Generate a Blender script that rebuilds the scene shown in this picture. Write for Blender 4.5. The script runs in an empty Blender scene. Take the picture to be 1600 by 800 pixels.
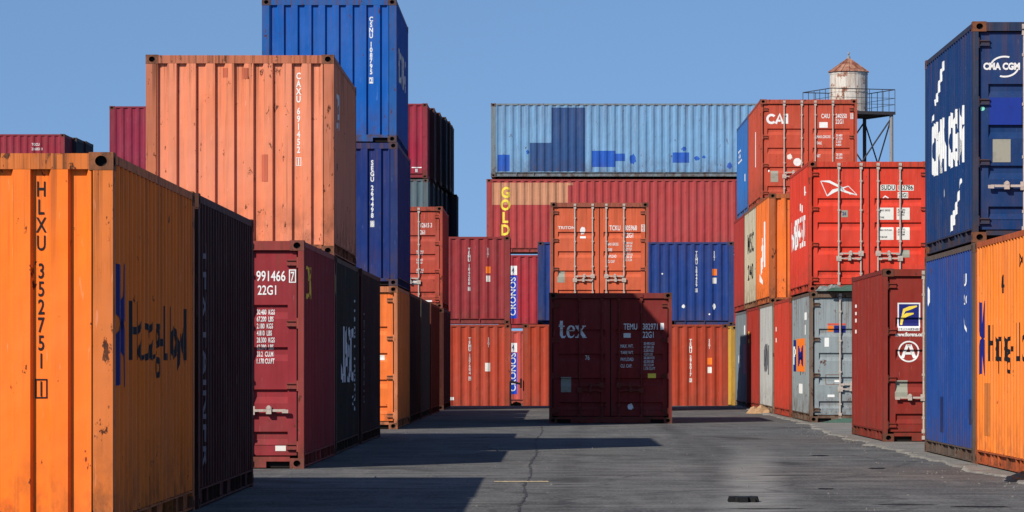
import bpy, bmesh, math, random
from mathutils import Vector, Matrix, noise
R = math.radians
sc = bpy.context.scene
col = sc.collection

# ------------------------------------------------------------------ camera
F = 6100.0            # focal length in photo pixels (1600 wide)
VX, HY, EYE = 865.0, 567.0, 1.2
cd = bpy.data.cameras.new('camera'); cam = bpy.data.objects.new('camera', cd); col.objects.link(cam)
cam.location = (0, 0, EYE); cam.rotation_euler = (R(90), 0, 0)
cd.sensor_width = 36; cd.lens = 36*F/1600
cd.shift_x = -(VX-800)/1600; cd.shift_y = (HY-400)/1600
cd.clip_start = .5; cd.clip_end = 6000
sc.camera = cam

# ------------------------------------------------------------------ light
SUN_EL = 35.4
SX, SY = .607, .794           # horizontal travel direction of the sunlight
w = bpy.data.worlds.new('World'); sc.world = w; w.use_nodes = True
nt = w.node_tree; bg = nt.nodes['Background']
sky = nt.nodes.new('ShaderNodeTexSky'); sky.sky_type = 'NISHITA'; sky.sun_disc = False
sky.sun_elevation = R(SUN_EL); sky.sun_rotation = math.atan2(-SX, -SY)
sky.air_density = 1.0; sky.dust_density = .2; sky.ozone_density = 4.5
tc = nt.nodes.new('ShaderNodeTexCoord')
vm = nt.nodes.new('ShaderNodeVectorMath'); vm.operation = 'ADD'; vm.inputs[1].default_value = (0, 0, .2)
vn = nt.nodes.new('ShaderNodeVectorMath'); vn.operation = 'NORMALIZE'
nt.links.new(tc.outputs['Generated'], vm.inputs[0]); nt.links.new(vm.outputs[0], vn.inputs[0]); nt.links.new(vn.outputs[0], sky.inputs[0])
hs = nt.nodes.new('ShaderNodeHueSaturation'); hs.inputs['Saturation'].default_value = 1.03
nt.links.new(sky.outputs[0], hs.inputs['Color']); nt.links.new(hs.outputs[0], bg.inputs[0])
bg.inputs[1].default_value = .125
sd = bpy.data.lights.new('sun', 'SUN'); sd.energy = 5.0; sd.angle = R(.5); sd.color = (1, .93, .83)
so = bpy.data.objects.new('sun', sd); col.objects.link(so)
ce = math.cos(R(SUN_EL))
d = Vector((SX*ce, SY*ce, -math.sin(R(SUN_EL))))
so.rotation_euler = d.to_track_quat('-Z', 'Y').to_euler(); so.location = (-40, -50, 60)
sc.view_settings.view_transform = 'Standard'; sc.view_settings.look = 'None'
sc.view_settings.exposure = 0; sc.view_settings.gamma = 1
sc.cycles.max_bounces = 4; sc.cycles.diffuse_bounces = 1

# ------------------------------------------------------------------ materials
def lin(c):
    c = c/255.0
    return c/12.92 if c <= .04045 else ((c+.055)/1.055)**2.4
def rgb(r, g, b): return (lin(r), lin(g), lin(b), 1)
class N:
    def __init__(s, name):
        s.m = bpy.data.materials.new(name); s.m.use_nodes = True
        s.t = s.m.node_tree; s.b = s.t.nodes['Principled BSDF']
        s.tc = s.t.nodes.new('ShaderNodeTexCoord')
    def n(s, ty, **k):
        o = s.t.nodes.new(ty)
        for a, b in k.items(): setattr(o, a, b)
        return o
    def l(s, a, b): s.t.links.new(a, b)
    def noise(s, scale, detail=3, rough=.6, stretch=(1, 1, 1), off=(0, 0, 0), coord='Object'):
        mp = s.n('ShaderNodeMapping'); mp.inputs['Scale'].default_value = stretch; mp.inputs['Location'].default_value = off
        s.l(s.tc.outputs[coord], mp.inputs[0])
        o = s.n('ShaderNodeTexNoise'); o.inputs['Scale'].default_value = scale; o.inputs['Detail'].default_value = detail
        o.inputs['Roughness'].default_value = rough; s.l(mp.outputs[0], o.inputs[0]); return o.outputs[0]
    def ramp(s, fac, a, b, va=0., vb=1.):
        o = s.n('ShaderNodeMapRange'); o.inputs[1].default_value = a; o.inputs[2].default_value = b
        o.inputs[3].default_value = va; o.inputs[4].default_value = vb; s.l(fac, o.inputs[0]); return o.outputs[0]
    def mix(s, fac, a, b, mode='MIX'):
        o = s.n('ShaderNodeMix', data_type='RGBA', blend_type=mode)
        for v, i in ((fac, 0), (a, 6), (b, 7)):
            if isinstance(v, (int, float, tuple)): o.inputs[i].default_value = v
            else: s.l(v, o.inputs[i])
        return o.outputs[2]
    def mul(s, a, b):
        o = s.n('ShaderNodeMath', operation='MULTIPLY'); s.l(a, o.inputs[0])
        if isinstance(b, (int, float)): o.inputs[1].default_value = b
        else: s.l(b, o.inputs[1])
        return o.outputs[0]
    def bump(s, h, dist, strength=1):
        o = s.n('ShaderNodeBump'); o.inputs['Distance'].default_value = dist; o.inputs['Strength'].default_value = strength
        s.l(h, o.inputs['Height'])
        if s.b.inputs['Normal'].links: s.l(s.b.inputs['Normal'].links[0].from_socket, o.inputs['Normal'])
        s.l(o.outputs[0], s.b.inputs['Normal'])

_pc = {}
def paint(c, rust=.3, fade=.35, seed=0, rough=.68, dirt=.4):
    key = (c, rust, fade, seed, rough, dirt)
    if key in _pc: return _pc[key]
    m = N('container_paint'); off = (seed*7.3+1, seed*3.1, seed*5.7)
    c4 = tuple(c)+(1,) if len(c) == 3 else c
    lum = .3*c4[0]+.6*c4[1]+.1*c4[2]
    faded = tuple(min(1, v*.86+.14*lum+.012) for v in c4[:3])+(1,)
    dark = tuple(v*.62 for v in c4[:3])+(1,)
    out = m.mix(m.mul(m.ramp(m.noise(.9, 4, .6, off=off), .35, .7), fade), c4, faded)
    st = m.noise(1.6, 4, .65, (5, 5, .35), off)
    out = m.mix(m.mul(m.ramp(st, .42, .66), dirt), out, dark)
    st2 = m.noise(2.2, 3, .7, (7, 7, .22), (off[0]+9, off[1], off[2]))
    out = m.mix(m.mul(m.ramp(st2, .56, .74), min(.8, rust*.7)), out, rgb(104, 58, 34))
    # scuffs that bare the steel, each with a rusty rim
    sp = m.noise(5.5, 5, .72, (1.6, 1.6, .8), (off[0], off[1]+4, off[2]+2))
    th = .70-.11*rust
    out = m.mix(m.ramp(sp, th, th+.03), out, rgb(86, 48, 32))
    out = m.mix(m.ramp(sp, th+.05, th+.07), out, rgb(60, 40, 34))
    # scratches
    sr = m.noise(9, 2, .5, (4, 4, .5), (off[2], off[0], off[1]))
    out = m.mix(m.mul(m.ramp(sr, .70, .74), .5), out, tuple(min(1, v*1.2+.05) for v in faded[:3])+(1,))
    # rust bleeding down from the top rail, grime and rust along the foot, blotchy dust
    sp_ = m.n('ShaderNodeSeparateXYZ'); m.l(m.tc.outputs['Object'], sp_.inputs[0]); z = sp_.outputs[2]
    run = m.noise(3.2, 4, .7, (8, 8, .16), (off[1], off[2], off[0]))
    top = m.mul(m.ramp(z, 1.5, 2.5), m.ramp(run, .50, .66))
    out = m.mix(m.mul(top, min(.9, .25+rust*.8)), out, rgb(98, 62, 44))
    fn = m.noise(2.6, 5, .7, (2, 2, 1.2), (off[2]+5, off[1], off[0]))
    bot = m.mul(m.ramp(z, .75, .1), m.ramp(fn, .42, .62))
    out = m.mix(m.mul(bot, min(.9, .3+rust*.7)), out, rgb(84, 58, 44))
    du = m.noise(1.1, 6, .72, (1.4, 1.4, .8), (off[0]+3, off[2], off[1]))
    out = m.mix(m.mul(m.ramp(du, .46, .74), .34), out, tuple(v*.6+.4*w_ for v, w_ in zip(c4[:3], (.16, .14, .12)))+(1,))
    m.l(out, m.b.inputs['Base Color'])
    m.b.inputs['Roughness'].default_value = rough
    m.b.inputs['Specular IOR Level'].default_value = .1
    m.bump(m.noise(2.4, 2, .5, (1, 1, .7), off), .05, .7)
    m.bump(m.noise(14, 3, .6, off=off), .003, .4)
    _pc[key] = m.m; return m.m
def flat(name, c, rough=.6, wear=.25, metal=0.):
    m = N(name); c4 = tuple(c[:3])+(1,)
    n1 = m.noise(9, 4, .7)
    out = m.mix(m.mul(m.ramp(n1, .5, .68), wear), c4, tuple(v*.5 for v in c4[:3])+(1,))
    m.l(out, m.b.inputs['Base Color']); m.b.inputs['Roughness'].default_value = rough; m.b.inputs['Metallic'].default_value = metal; m.b.inputs['Specular IOR Level'].default_value = .2
    return m.m
WHITE = flat('white_lettering', (.78, .78, .75))
BLACK = flat('black_lettering', (.012, .012, .014))
YEL = flat('yellow_lettering', rgb(240, 212, 80))
NAVY = flat('navy_lettering', rgb(30, 35, 110))
BLU = flat('blue_decal', rgb(25, 70, 185))
ORA = flat('orange_decal', rgb(235, 120, 40))
PALE = flat('pale_label', rgb(222, 218, 208))
PLATE = flat('steel_plate', rgb(150, 150, 135), .5, .5)
GALV = flat('galvanised_steel', rgb(186, 172, 160), .5, .6, .1)
DARKM = flat('dark_steel', rgb(34, 28, 26), .8)
RUBBER = flat('rubber_gasket', rgb(26, 24, 24), .8)
RUST = flat('rusty_steel', rgb(118, 74, 50), .8, .7)

# ------------------------------------------------------------------ mesh helpers
class MB:
    def __init__(s): s.v = []; s.f = []; s.mi = []
    def face(s, pts, mi=0):
        b = len(s.v); s.v += [tuple(p) for p in pts]; s.f.append(tuple(range(b, b+len(pts)))); s.mi.append(mi)
    def box(s, x0, x1, y0, y1, z0, z1, mi=0):
        b = len(s.v)
        s.v += [(x0, y0, z0), (x1, y0, z0), (x1, y1, z0), (x0, y1, z0), (x0, y0, z1), (x1, y0, z1), (x1, y1, z1), (x0, y1, z1)]
        for f in ((0, 3, 2, 1), (4, 5, 6, 7), (0, 1, 5, 4), (1, 2, 6, 5), (2, 3, 7, 6), (3, 0, 4, 7)):
            s.f.append(tuple(b+i for i in f)); s.mi.append(mi)
    def tube(s, a, b_, r, n=8, r2=None, mi=0, caps=True):
        a = Vector(a); b_ = Vector(b_); r2 = r if r2 is None else r2
        d_ = (b_-a).normalized(); u = d_.orthogonal().normalized(); v = d_.cross(u)
        b = len(s.v)
        for p, q in ((a, r), (b_, r2)):
            for i in range(n):
                t = 2*math.pi*i/n; s.v.append(tuple(p+u*math.cos(t)*q+v*math.sin(t)*q))
        for i in range(n):
            j = (i+1) % n; s.f.append((b+i, b+j, b+n+j, b+n+i)); s.mi.append(mi)
        if caps:
            s.f.append(tuple(b+i for i in range(n))[::-1]); s.mi.append(mi)
            s.f.append(tuple(b+n+i for i in range(n))); s.mi.append(mi)
    def mesh(s, name, nm=1, smooth=False):
        me = bpy.data.meshes.new(name); me.from_pydata(s.v, [], s.f); me.polygons.foreach_set('material_index', s.mi)
        if smooth: me.polygons.foreach_set('use_smooth', [True]*len(s.f))
        for i in range(nm): me.materials.append(None)
        me.update(); return me
def link(name, me, mats, parent=None, loc=None):
    o = bpy.data.objects.new(name, me); col.objects.link(o)
    if not isinstance(mats, (list, tuple)): mats = [mats]
    while len(me.materials) < len(mats): me.materials.append(None)
    for i, m in enumerate(mats):
        o.material_slots[i].link = 'OBJECT'; o.material_slots[i].material = m
    if parent: o.parent = parent
    if loc: o.location = loc
    return o
def tag(o, label, cat, group=None, kind=None):
    if label: o['label'] = label
    if cat: o['category'] = cat
    if group: o['group'] = group
    if kind: o['kind'] = kind
    return o

# ------------------------------------------------------------------ container geometry
W, H, L20, L40 = 2.438, 2.591, 6.058, 12.192
HW = W/2
Y0 = .17
def side_bp(L):
    n = round((L-2*Y0)/.278); p = (L-2*Y0)/n
    pts = [(Y0, 0.)]
    for i in range(n):
        b = Y0+i*p
        pts += [(b+.13*p, 0.), (b+.375*p, .036), (b+.625*p, .036), (b+.87*p, 0.)]
    pts.append((L-Y0, 0.)); return pts
def end_bp():
    x0, x1 = -HW+.145, HW-.145; pts = [(x0, 0.)]; p = .2485; b = -HW+.15
    for i in range(9):
        pts += [(b, 0.), (b+.016, .045)]
        if b+.118 < x1-.03: pts += [(b+.118, .045), (b+.136, 0.)]
        b += p
    if pts[-1][1] > 0: pts += [(x1-.018, .045)]
    pts.append((x1, 0.)); return pts
DOOR_T = (1.86, 1.38, .90, .42)
def door_bp():
    pts = [(.27, 0.)]
    for t in sorted(DOOR_T): pts += [(t-.16, 0.), (t-.085, .036), (t-.012, .036), (t, 0.)]
    pts.append((2.33, 0.)); return pts
def pl(pts, t):
    if t <= pts[0][0]: return pts[0][1]
    for (a, va), (b, vb) in zip(pts, pts[1:]):
        if t <= b: return va+(vb-va)*(t-a)/(b-a) if b > a else vb
    return pts[-1][1]
SB = {L20: side_bp(L20), L40: side_bp(L40)}; EB = end_bp(); DB = door_bp()
SIDE_OUT, END_OUT, DOOR_OUT = HW-.006, .008, .05
ZS0, ZS1 = .17, H-.065

def castings():
    m = MB()
    def hole(c, ux, uz, nrm, rx, rz, hw_, hh_):
        # plate with an oval hole, dark pocket behind it
        n = 16; ring = []; out = []
        for i in range(n):
            t = 2*math.pi*(i+.5)/n; ca, sa = math.cos(t), math.sin(t)
            ring.append((ca*rx, sa*rz)); k = min(hw_/abs(ca) if abs(ca) > 1e-6 else 9, hh_/abs(sa) if abs(sa) > 1e-6 else 9); out.append((ca*k, sa*k))
        P = lambda q, dd: c+ux*q[0]+uz*q[1]-nrm*dd
        for i in range(n):
            j = (i+1) % n
            pts = [P(ring[i], 0), P(out[i], 0)]
            a, b = out[i], out[j]
            if abs(abs(a[0])-hw_) < 1e-6 and abs(abs(b[1])-hh_) < 1e-6 and abs(abs(b[0])-hw_) > 1e-6: pts.append(P((math.copysign(hw_, a[0]), math.copysign(hh_, b[1])), 0))
            elif abs(abs(a[1])-hh_) < 1e-6 and abs(abs(b[0])-hw_) < 1e-6 and abs(abs(b[1])-hh_) > 1e-6: pts.append(P((math.copysign(hw_, b[0]), math.copysign(hh_, a[1])), 0))
            pts += [P(b, 0), P(ring[j], 0)]; m.face(pts, 0)
            m.face([P(ring[i], 0), P(ring[j], 0), P(ring[j], .05), P(ring[i], .05)], 1)
        m.face([P(q, .05) for q in ring], 1)
    a, l, h = .162/2, .178/2, .118/2
    X, Y, Z = Vector((1, 0, 0)), Vector((0, 1, 0)), Vector((0, 0, 1))
    hole(-Y*l, X, Z, -Y, .04, .036, a, h); hole(Y*l, X, Z, Y, .04, .036, a, h)
    hole(X*a, Y, Z, X, .042, .034, l, h); hole(-X*a, Y, Z, -X, .042, .034, l, h)
    m.face([(-a, -l, h), (a, -l, h), (a, l, h), (-a, l, h)]); m.face([(-a, -l, -h), (-a, l, -h), (a, l, -h), (a, -l, -h)])
    return m.mesh('corner_casting', 2)
CAST = castings()

def frame_mesh(L, kind):
    m = MB()
    for sx in (-1, 1):
        for y0, y1 in ((.003, .165), (L-.165, L-.003)):
            xa, xb = sorted((sx*(HW-.003), sx*(HW-(.068 if kind and y0 < 1 else .135)))); m.box(xa, xb, y0, y1, .118, H-.118)
        xa, xb = sorted((sx*(HW-.004), sx*(HW-.07))); m.box(xa, xb, .17, L-.17, H-.072, H-.012)      # top rail
        # bottom rail: a C channel, its web set back
        xa, xb = sorted((sx*(HW-.006), sx*(HW-.06))); m.box(xa, xb, .17, L-.17, .150, .165); m.box(xa, xb, .17, L-.17, .016, .03)
        xa, xb = sorted((sx*(HW-.045), sx*(HW-.06)))
        cut = []
        if L < 7: cut = [(L/2-1.20, L/2-.84), (L/2+.84, L/2+1.20)]
        y = .17
        for a, b in cut+[(L-.17, None)]:
            m.box(xa, xb, y, a, .03, .15)
            if b:
                x2, x3 = sorted((sx*(HW-.008), sx*(HW-.06)))
                m.box(x2, x3, a-.02, a, .03, .15); m.box(x2, x3, b, b+.02, .03, .15)
                x4, x5 = sorted((sx*(HW-.25), sx*(HW-.26))); m.box(x4, x5, a, b, .03, .15, 1)
                y = b
        for yy in (.9, 1.5, L/2, L-1.5, L-.9):
            x2, x3 = sorted((sx*(HW-.010), sx*(HW-.045))); m.box(x2, x3, yy-.012, yy+.012, .03, .15)
    for y0, y1 in ((.006, .12), (L-.12, L-.006)):
        m.box(-HW+.162, HW-.162, y0, y1, H-.112, H-.008)
        # sill with two dark slots beside the castings
        for a, b in ((-HW+.43, HW-.43),): m.box(a, b, y0, y1, .012, .135)
        for s in (-1, 1):
            a, b = sorted((s*(HW-.162), s*(HW-.43))); m.box(a, b, y0, y1, .082, .135); m.box(a, b, y0+.06 if y0 < 1 else y0, y1 if y0 < 1 else y1-.06, .012, .082, 1)
    m.box(-HW+.06, HW-.06, .12, L-.12, .135, .162, 1)           # underfloor
    y = .4
    while y < L-.3:
        m.box(-HW+.06, HW-.06, y, y+.045, .03, .135, 1); y += .4
    return m.mesh('frame', 2)
FR = {(l, k): frame_mesh(l, k) for l in (L20, L40) for k in (0, 1)}

def side_mesh(L, sx):
    m = MB(); bp = SB[L]
    for (a, da), (b, db) in zip(bp, bp[1:]):
        xa, xb = sx*(SIDE_OUT-da), sx*(SIDE_OUT-db)
        q = [(xa, a, ZS0), (xb, b, ZS0), (xb, b, ZS1), (xa, a, ZS1)]
        if sx < 0: q = q[::-1]
        m.face(q)
    return m.mesh('side_panel')
SM = {(l, s): side_mesh(l, s) for l in (L20, L40) for s in (-1, 1)}
def end_mesh(L, far):
    m = MB(); y = (lambda dd: L-END_OUT-dd) if far else (lambda dd: END_OUT+dd)
    for (a, da), (b, db) in zip(EB, EB[1:]):
        m.face([(a, y(da), .13), (b, y(db), .13), (b, y(db), H-.105), (a, y(da), H-.105)])
    return m.mesh('end_panel')
EM = {(l, f): end_mesh(l, f) for l in (L20, L40) for f in (0, 1)}
def roof_mesh(L):
    m = MB(); y = .12; n = round((L-.24)/.21); p = (L-.24)/n
    for i in range(n):
        a = .12+i*p
        for (t0, h0), (t1, h1) in zip(((0, 0), (.35, 0), (.5, .02), (.85, .02)), ((.35, 0), (.5, .02), (.85, .02), (1, 0))):
            m.face([(-HW+.05, a+t0*p, H-.03+h0), (HW-.05, a+t0*p, H-.03+h0), (HW-.05, a+t1*p, H-.03+h1), (-HW+.05, a+t1*p, H-.03+h1)])
    return m.mesh('roof_panel')
RM = {l: roof_mesh(l) for l in (L20, L40)}

def door_mesh(s):
    m = MB(); D = DOOR_OUT
    def bx(x0, x1, *r): a, b = sorted((s*x0, s*x1)); m.box(a, b, *r)
    x0, x1 = .012, HW-.088
    bx(x0, x0+.09, D, D+.05, .15, H-.125); bx(x1-.10, x1, D, D+.05, .15, H-.125)
    bx(x0+.09, x1-.10, D, D+.05, .15, .27); bx(x0+.09, x1-.10, D, D+.05, 2.33, H-.125)
    for (a, da), (b, db) in zip(DB, DB[1:]):
        q = [(s*(x0+.09), D+da, a), (s*(x1-.10), D+da, a), (s*(x1-.10), D+db, b), (s*(x0+.09), D+db, b)]
        if s < 0: q = q[::-1]
        m.face(q)
    return m.mesh('door')
DM = {s: door_mesh(s) for s in (-1, 1)}
def gasket_mesh():
    m = MB(); m.box(-HW+.068, HW-.068, .1005, .11, .137, H-.112)
    m.box(-.0115, .0115, .056, .1, .15, H-.125)
    for s in (-1, 1):
        a, b = sorted((s*(HW-.087), s*(HW-.076))); m.box(a, b, .058, .1, .15, H-.125)
    return m.mesh('gasket')
GM = gasket_mesh()
def rod_mesh():
    m = MB(); y = .022
    m.tube((0, y, .10), (0, y, H-.075), .017, 8)
    for z in (.155, H-.13): m.box(-.03, .03, .006, .05, z-.03, z+.03)
    for z in (.06, H-.062): m.box(-.032, .032, -.012, .006, z-.028, z+.03)
    for z in (.36, 1.0, 1.62, 2.2): m.box(-.026, .026, .006, .05, z-.018, z+.018)
    return m.mesh('lock_rod')
ROD = rod_mesh()
def handle_mesh(d):
    m = MB()
    m.box(*sorted((0, d*.40)), -.012, .002, -.014, .014)
    m.box(*sorted((d*.18, d*.24)), -.03, .05, -.04, .04)
    m.tube((d*.21, -.034, .035), (d*.21, .0, .035), .024, 10)
    m.box(*sorted((-d*.05, d*.05)), -.01, .01, -.05, .05)
    m.box(*sorted((d*.36, d*.43)), -.02, .0, -.03, .01)
    return m.mesh('door_handle')
HM = {d: handle_mesh(d) for d in (-1, 1)}
def hinge_mesh(s):
    m = MB()
    for z in (0,):
        a, b = sorted((s*(HW-.05), s*(HW-.20))); m.box(a, b, .012, .05, z-.035, z-.02); m.box(a, b, .012, .05, z+.02, z+.035)
        a, b = sorted((s*(HW-.09), s*(HW-.20))); m.box(a, b, .03, .05, z-.02, z+.02)
        m.tube((s*(HW-.072), .018, z-.06), (s*(HW-.072), .018, z+.06), .016, 6)
    return m.mesh('hinge')
HG = {s: hinge_mesh(s) for s in (-1, 1)}

# ------------------------------------------------------------------ writing and marks
_tx = {}; _gid = [0]
def gid(): _gid[0] += 1; return _gid[0]
def ONE(items):
    g = gid(); return [(a[0], a[1], g) for a in items]
def text_geo(s, bold=.012):
    key = (s, bold)
    if key in _tx: return _tx[key]
    cu = bpy.data.curves.new('t', 'FONT'); cu.body = s; cu.size = 1; cu.resolution_u = 3; cu.fill_mode = 'FRONT'; cu.offset = bold
    o = bpy.data.objects.new('t', cu); col.objects.link(o)
    dg = bpy.context.evaluated_depsgraph_get(); me = bpy.data.meshes.new_from_object(o.evaluated_get(dg))
    vs = [(v.co.x, v.co.y) for v in me.vertices]; fs = [tuple(p.vertices) for p in me.polygons]
    bpy.data.objects.remove(o); bpy.data.curves.remove(cu); bpy.data.meshes.remove(me)
    _tx[key] = (vs, fs); return _tx[key]
def bounds(vs): xs = [v[0] for v in vs]; ys = [v[1] for v in vs]; return min(xs), max(xs), min(ys), max(ys)
# every item is a list of (verts2d, faces) in face coordinates (u, z)
def T(s, u, z, h, w_=.72, align='L', width=None, bold=.012):
    if not s.strip(): return []
    vs, fs = text_geo(s, bold); k = h/.70
    x0, x1, _, _ = bounds(vs); sx = k*w_
    if width: sx = width/(x1-x0)
    ox = {'L': x0, 'R': x1, 'C': (x0+x1)/2}[align]
    return [([(u+(x-ox)*sx, z+y*k) for x, y in vs], fs, gid())]
def V(s, u, ztop, h, pitch=None, w_=.85, box_last=True, bold=.035):
    pitch = pitch or h*1.22; out = []; z = ztop-h
    for i, c in enumerate(s):
        if c == ' ': z -= pitch*.55; continue
        out += T(c, u, z, h, w_, 'C', bold=bold)
        if box_last and i == len(s)-1: out += frame2(u-h*.42, z-h*.16, u+h*.42, z+h*1.16, h*.1)
        z -= pitch
    return ONE(out)
def RT(s, u, z, h, w_=.8, up=False, width=None):
    # text turned a quarter: reads downwards (or upwards)
    out = []
    for vs, fs, g in T(s, 0, 0, h, w_, 'L', width):
        out.append(([(u+y, z-x) if not up else (u-y, z+x) for x, y in vs], fs, g))
    return out
def B(u0, z0, u1, z1): return [([(u0, z0), (u1, z0), (u1, z1), (u0, z1)], [(0, 1, 2, 3)], gid())]
def frame2(u0, z0, u1, z1, t):
    o = [(u0, z0), (u1, z0), (u1, z1), (u0, z1)]; i = [(u0+t, z0+t), (u1-t, z0+t), (u1-t, z1-t), (u0+t, z1-t)]
    return [(o+i, [(k, (k+1) % 4, 4+(k+1) % 4, 4+k) for k in range(4)], gid())]
def PG(*pts): return [(list(pts), [tuple(range(len(pts)))], gid())]
def ring(u, z, r, t, n=24, a0=0, a1=360, ry=None):
    ry = ry or r; vs = []; fs = []
    for i in range(n+1):
        a = R(a0+(a1-a0)*i/n); vs += [(u+math.cos(a)*r, z+math.sin(a)*ry), (u+math.cos(a)*(r-t), z+math.sin(a)*(ry-t))]
    for i in range(n): fs.append((2*i, 2*i+1, 2*i+3, 2*i+2))
    return [(vs, fs, gid())]
def disc(u, z, r, n=20, ry=None): ry = ry or r; return PG(*[(u+math.cos(2*math.pi*i/n)*r, z+math.sin(2*math.pi*i/n)*ry) for i in range(n)])
def blob(u, z, ru, rz, seed=0, n=14):
    rr = random.Random(seed); return PG(*[(u+math.cos(2*math.pi*i/n)*ru*(.65+.5*rr.random()), z+math.sin(2*math.pi*i/n)*rz*(.65+.5*rr.random())) for i in range(n)])
def stroke(pts, ws):
    vs = []; fs = []
    for i, (p, w__) in enumerate(zip(pts, ws)):
        a = pts[max(0, i-1)]; b = pts[min(len(pts)-1, i+1)]; dx, dz = b[0]-a[0], b[1]-a[1]; q = math.hypot(dx, dz) or 1
        nx, nz = -dz/q*w__/2, dx/q*w__/2; vs += [(p[0]+nx, p[1]+nz), (p[0]-nx, p[1]-nz)]
    for i in range(len(pts)-1): fs.append((2*i, 2*i+1, 2*i+3, 2*i+2))
    return [(vs, fs, gid())]

def mark(parent, face, L, items, mat, name='lettering', lift=.004):
    groups = {}
    for vs, fs, g in items: groups.setdefault(0 if name == 'emblem' else g, []).append((vs, fs))
    for it in groups.values(): mark1(parent, face, L, it, mat, name, lift)
def mark1(parent, face, L, items, mat, name, lift):
    """lay flat shapes onto a panel: cut along the folds of the sheet and pushed in where it is folded in"""
    bm = bmesh.new()
    for vs, fs in items:
        bv = [bm.verts.new((a, 0, b)) for a, b in vs]
        for f in fs:
            try: bm.faces.new([bv[i] for i in f])
            except ValueError: pass
    if not bm.verts: bm.free(); return None
    us = [v.co.x for v in bm.verts]; zs = [v.co.z for v in bm.verts]
    def cut(axis, t):
        bmesh.ops.bisect_plane(bm, geom=bm.verts[:]+bm.edges[:]+bm.faces[:], plane_co=(t if axis == 0 else 0, 0, t if axis == 2 else 0), plane_no=(1 if axis == 0 else 0, 0, 1 if axis == 2 else 0))
    if face == 'end':
        for t, _ in EB:
            if min(us) < t < max(us): cut(0, t)
        for v in bm.verts: v.co.y = END_OUT+pl(EB, v.co.x)-lift
    elif face == 'door':
        for t, _ in DB:
            if min(zs) < t < max(zs): cut(2, t)
        for s in (-1, 1):
            for t in (.102, HW-.188):
                if min(us) < s*t < max(us): cut(0, s*t)
        bm.faces.ensure_lookup_table()
        # split where the folded field meets the flat border so that each side keeps its own depth
        for v in bm.verts:
            inside = .1 < abs(v.co.x) < HW-.187
            v.co.y = DOOR_OUT+(pl(DB, v.co.z) if inside else 0)-lift
    else:
        sx = 1 if face == 'right' else -1; bp = SB[L]
        for v in bm.verts:
            if sx < 0: v.co.x = L-v.co.x
        us = [v.co.x for v in bm.verts]
        for t, _ in bp:
            if min(us) < t < max(us): cut(0, t)
        for v in bm.verts:
            y = v.co.x; v.co.y = y; v.co.x = sx*(SIDE_OUT-pl(bp, y)+lift)
    me = bpy.data.meshes.new(name); bm.to_mesh(me); bm.free()
    return link(name, me, mat, parent)

GRPS = {}
def container(label, X, Y, level=0, end='end', L=L20, c=(120, 40, 40), rust=.3, fade=.35, seed=0, yaw=0., side_view=False, marks=(), z0=None, fc=None,
              frust=None, rods=GALV, group=None, hinges=True, castm=None, gap=.006, xr=None, hout=False, dirt=.4):
    """X = world x of the corner named by xr ('r' right edge, 'l' left edge) on the near face, Y its distance"""
    e = bpy.data.objects.new('shipping_container', None); col.objects.link(e); e.empty_display_size = .3
    base = (ground_z(Y) if z0 is None else z0)+level*(H+gap)
    yaw += random.Random(int(seed*31+level*7+Y)).uniform(-.18, .18)
    if side_view:
        xx = X if xr != 'l' else X+L
        e.location = (xx, Y+HW, base); e.rotation_euler = (0, 0, R(90+yaw))
    else:
        xx = X-HW if xr != 'l' else X+HW
        e.location = (xx, Y, base); e.rotation_euler = (0, 0, R(yaw))
    tag(e, label, 'shipping container', group or 'shipping containers stacked in the yard')
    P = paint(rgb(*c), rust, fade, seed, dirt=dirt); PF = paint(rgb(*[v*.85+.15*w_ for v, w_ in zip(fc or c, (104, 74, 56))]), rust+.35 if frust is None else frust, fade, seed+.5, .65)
    link('frame', FR[(L, int(end == 'door'))], [PF, DARKM], e)
    bc = fc or c; CM = castm or paint(rgb(*[v*.5+.5*w_ for v, w_ in zip(bc, (104, 74, 56))]), 1.1, fade, seed+.7, .75)
    for sx in (-1, 1):
        for y in (.089, L-.089):
            for z in (.059, H-.059):
                link('corner_casting', CAST, [CM, DARKM], e, (sx*(HW-.081), y, z))
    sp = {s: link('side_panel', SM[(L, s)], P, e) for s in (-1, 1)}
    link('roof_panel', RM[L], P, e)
    faces = {'left': sp[-1], 'right': sp[1]}
    link('end_panel', EM[(L, 1)], P, e)
    if end == 'end': faces['end'] = link('end_panel', EM[(L, 0)], P, e)
    else:
        link('gasket', GM, RUBBER, e)
        ds = {}
        for s in (-1, 1):
            dl = link('door', DM[s], P, e); ds[s] = dl
            for z in (.25, .94, 1.65, 2.34): link('hinge', HG[s], PF, dl, (0, 0, z))
            for k, x in enumerate((.17, .61)):
                link('lock_rod', ROD, GALV if rods is GALV else PF, dl, (s*x, 0, 0))
            link('door_handle', HM[s if hout else -s], GALV if rods is GALV or hout else PF, dl, (s*.61, 0, .66))
            link('door_handle', HM[s], GALV if rods is GALV else PF, dl, (s*.17, 0, .76))
        faces['door_l'], faces['door_r'] = ds[-1], ds[1]
    for mk in marks:
        fc_, items, mat = mk[:3]; nm = mk[3] if len(mk) > 3 else 'lettering'; lf = mk[4] if len(mk) > 4 else .004
        ff = 'door' if fc_.startswith('door') else fc_
        mark(faces[fc_], ff, L, items, mat, nm, lf)
    return e
def dark(c, k=1): return c
def PX(px, Z): return (px-VX)/F*Z

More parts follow.
